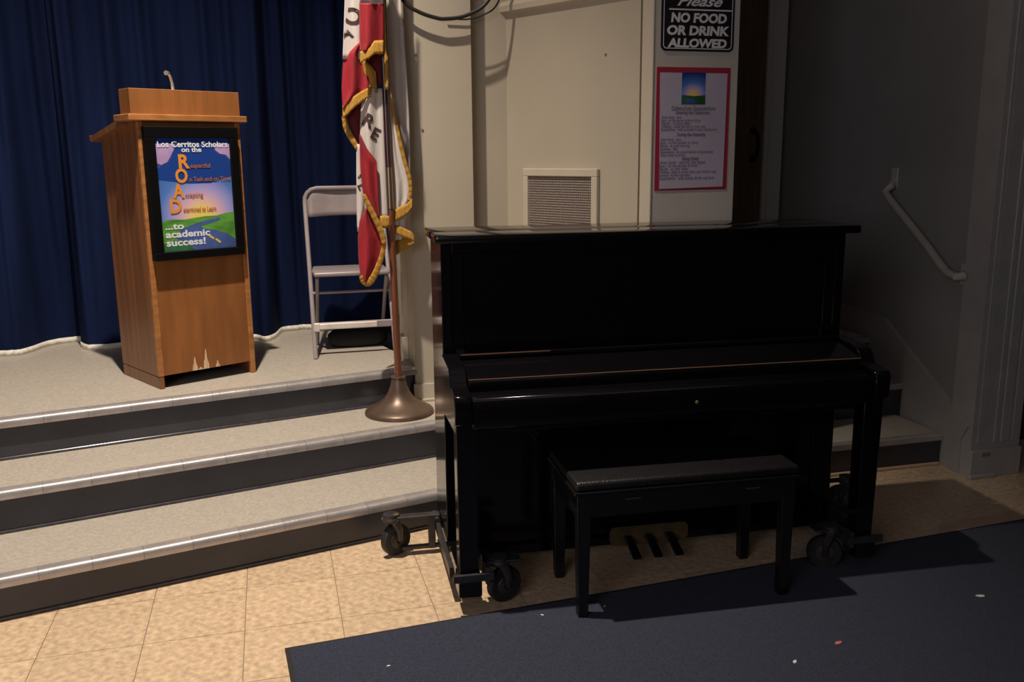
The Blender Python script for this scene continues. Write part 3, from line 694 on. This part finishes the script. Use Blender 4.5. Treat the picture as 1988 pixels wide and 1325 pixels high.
# ---- dollies
def caster(c, ang, parent, rr=.062):
    cx, cy = c
    e = Matrix.Rotation(ang, 3, 'Z'); ax = e @ Vector((1, 0, 0)); fw_ = e @ Vector((0, 1, 0))
    cc = Vector((cx, cy, rr))
    w_ = MB(); w_.lathe([(rr*.55, -.016), (rr*.92, -.016), (rr, -.009), (rr, .009), (rr*.92, .016), (rr*.55, .016)], cc, 36, ax)
    w = w_.build('caster_wheel', 'rubber', parent, True)
    MB().lathe([(rr*.58, -.012), (rr*.5, -.019), (rr*.2, -.022), (rr*.2, .022), (rr*.5, .019), (rr*.58, .012)], cc, 24, ax).build('hub', 'castgrey', w, True)
    k = MB(); top = cc+Vector((0, 0, rr+.022))-fw_*.018
    for s in (-1, 1):
        p = [cc+ax*.026*s, cc+ax*.027*s+Vector((0, 0, rr*.6)), top+ax*.024*s]
        k.tube(p, [.010, .014, .018], 8)
    k.tube([cc-ax*.031, cc+ax*.031], .006, 8)
    k.lathe([(.034, 0), (.036, .008), (.030, .016), (.030, .026)], top-Vector((0, 0, .006)), 20)
    k.build('caster_fork', 'steel', parent, True)
    return top.z+.02
for nm, mir, lab in (('left', 1, 'steel piano dolly with rubber casters under the lit left end of the piano'), ('right', -1, 'steel piano dolly in shadow under the right end of the piano')):
    dl = empty('piano_dolly', PO, PA, lab, 'dolly', 'piano dollies')
    X = (lambda v: v) if mir == 1 else (lambda v: WP-v)
    def bx(m_, a, b, *r, **k):
        a, b = X(a), X(b); return m_.box(min(a, b), max(a, b), *r, **k)
    bx(MB(), -.022, -.006, .09, .60, .085, .125, bev=.002).build('side_rail', 'steel', dl)
    bx(MB(), -.022, .112, -.016, -.004, .115, .142, bev=.002).build('front_bar', 'steel', dl)
    bx(MB(), .085, .21, .03, .10, .150, .158, bev=.002).build('front_plate', 'steel', dl)
    bx(MB(), .085, .10, -.01, .10, .10, .158, bev=.002).build('front_bracket', 'steel', dl)
    bx(MB(), -.20, -.006, .475, .510, .150, .158, bev=.002).build('rear_arm', 'steel', dl)
    bx(MB(), -.05, -.024, .48, .505, .022, .150, bev=.002).build('rear_post', 'steel', dl)
    bx(MB(), -.15, -.006, .483, .502, .022, .036, bev=.002).build('lower_bar', 'steel', dl)
    MB().lathe([(.013, 0), (.013, .008), (.005, .010)], (X(-.168), .492, .158), 6).build('bolt', 'brass', dl)
    caster((X(.158), .062), -1.2*mir, dl)
    caster((X(-.172), .508), -1.0*mir, dl)

# ------------------------------------------------------------ piano bench
ba = radians(-3.4)
bn = empty('piano_bench', (.905, 2.568, 0), ba, 'low black piano bench with vinyl seat standing half on the carpet', 'bench')
BL, BD = .70, .30
for x, y in ((0, 0), (BL, 0), (0, BD), (BL, BD)):
    MB().prism([(x-.016, .006 if y == 0 else 0), (x+.016, .006 if y == 0 else 0), (x+.023, .37), (x-.023, .37)], 'y', y-.018, y+.018, bev=.002).build('leg', 'ebony2', bn)
MB().box(-.022, BL+.022, -.016, 0, .345, .425, bev=.002).box(-.022, BL+.022, BD, BD+.016, .345, .425, bev=.002).box(-.022, -.006, 0, BD, .345, .425).box(BL+.006, BL+.022, 0, BD, .345, .425).build('apron', 'ebony2', bn)
MB().box(-.035, BL+.035, -.030, BD+.028, .425, .437, bev=.003).build('seat_board', 'ebony2', bn)
MB().box(-.030, BL+.030, -.026, BD+.024, .437, .468, bev=.011, seg=3).build('seat_pad', 'leather', bn, True)
for x in (.135, .545): MB().box(x, x+.052, -.0185, -.0155, .398, .401).build('hinge_strip', 'brass', bn)

# ------------------------------------------------------------ carpet, tape, scraps
ca = radians(3.97)
cp = empty('carpet_runner', (-.032, 2.624, 0), ca, 'large flat dark navy carpet with black bound edge', 'carpet')
CL, CDp = 4.3, 3.2
o = B('pile', 'carpet', cp, .014, CL, -CDp, -.012, 0, .007); 
MB().box(0, CL, -.014, 0, 0, .0055, bev=.0015).box(0, .018, -CDp, -.012, 0, .0055, bev=.0015).build('edge_binding', 'binding', cp)
p0 = Vector((2.46, 2.84))
tp = MB().prism([(2.459, 2.80), (2.53, 2.885), (3.3, 2.935), (3.3, 2.86)], 'z', .0002, .0012).build('floor_tape', 'tape', None)
tag(tp, 'pale tan tape strip on the dark floor along the carpet edge', 'tape')
for i, (x, y, s, m_, lb) in enumerate(((2.231, 2.322, .016, 'scrapw', 'tiny white paper scrap on carpet, furthest right'), (1.597, 2.191, .014, 'scrapr', 'tiny pink paper scrap on the carpet in front of the bench'), (1.412, 2.133, .010, 'scrapw', 'tiny white speck on carpet just below the pink scrap'), (.26, 2.435, .006, 'scrapw', 'tiny white speck near the left corner of the carpet'), (.78, 2.60, .006, 'scrapw', 'tiny white crumb on carpet below the left piano caster'), (.995, 2.60, .006, 'scrapw', 'tiny white speck beside the front left bench leg'))):
    mb = MB().prism([(-s, -s*.3), (-s*.2, -s*.55), (s*.9, -s*.35), (s, s*.1), (s*.1, s*.5), (-s*.7, s*.35)], 'z', 0, .0012)
    o = mb.build('paper_scrap', m_, None); o.location = (x, y, .0074); o.rotation_euler = (.0, 0, random.uniform(0, 3)); tag(o, lb, 'scrap')

# ------------------------------------------------------------ handrail
hr = empty('handrail', (0, 0, 0), 0, 'short painted pipe handrail fixed to the stair wall', 'handrail')
g = lambda px, py, o_=.06: onright(px, py, o_)
w1 = onright(1738, 348, .0); w2 = onright(1872, 520, .0)
P = [g(1736, 352, .004), g(1730, 362, .04), g(1718, 372, .06), g(1728, 388), g(1760, 428), g(1800, 478), g(1828, 517), g(1840, 530), g(1856, 537), g(1870, 537, .045), g(1874, 532, .004)]
MB().tube(P, .019, 14).build('rail_pipe', 'rail', hr, True)
for a_, b_ in ((g(1738, 345, .0), 0), (g(1875, 533, .0), 0)):
    MB().box(a_.x-.008, a_.x+.002, a_.y-.025, a_.y+.025, a_.z-.05, a_.z+.05, bev=.002).build('wall_plate', 'rail', hr)

# things that are only seen from the stage side need nothing more
for o in bpy.data.objects:
    if o.type == 'MESH' and o.parent is None and 'kind' not in o and 'label' not in o: o['kind'] = 'structure'
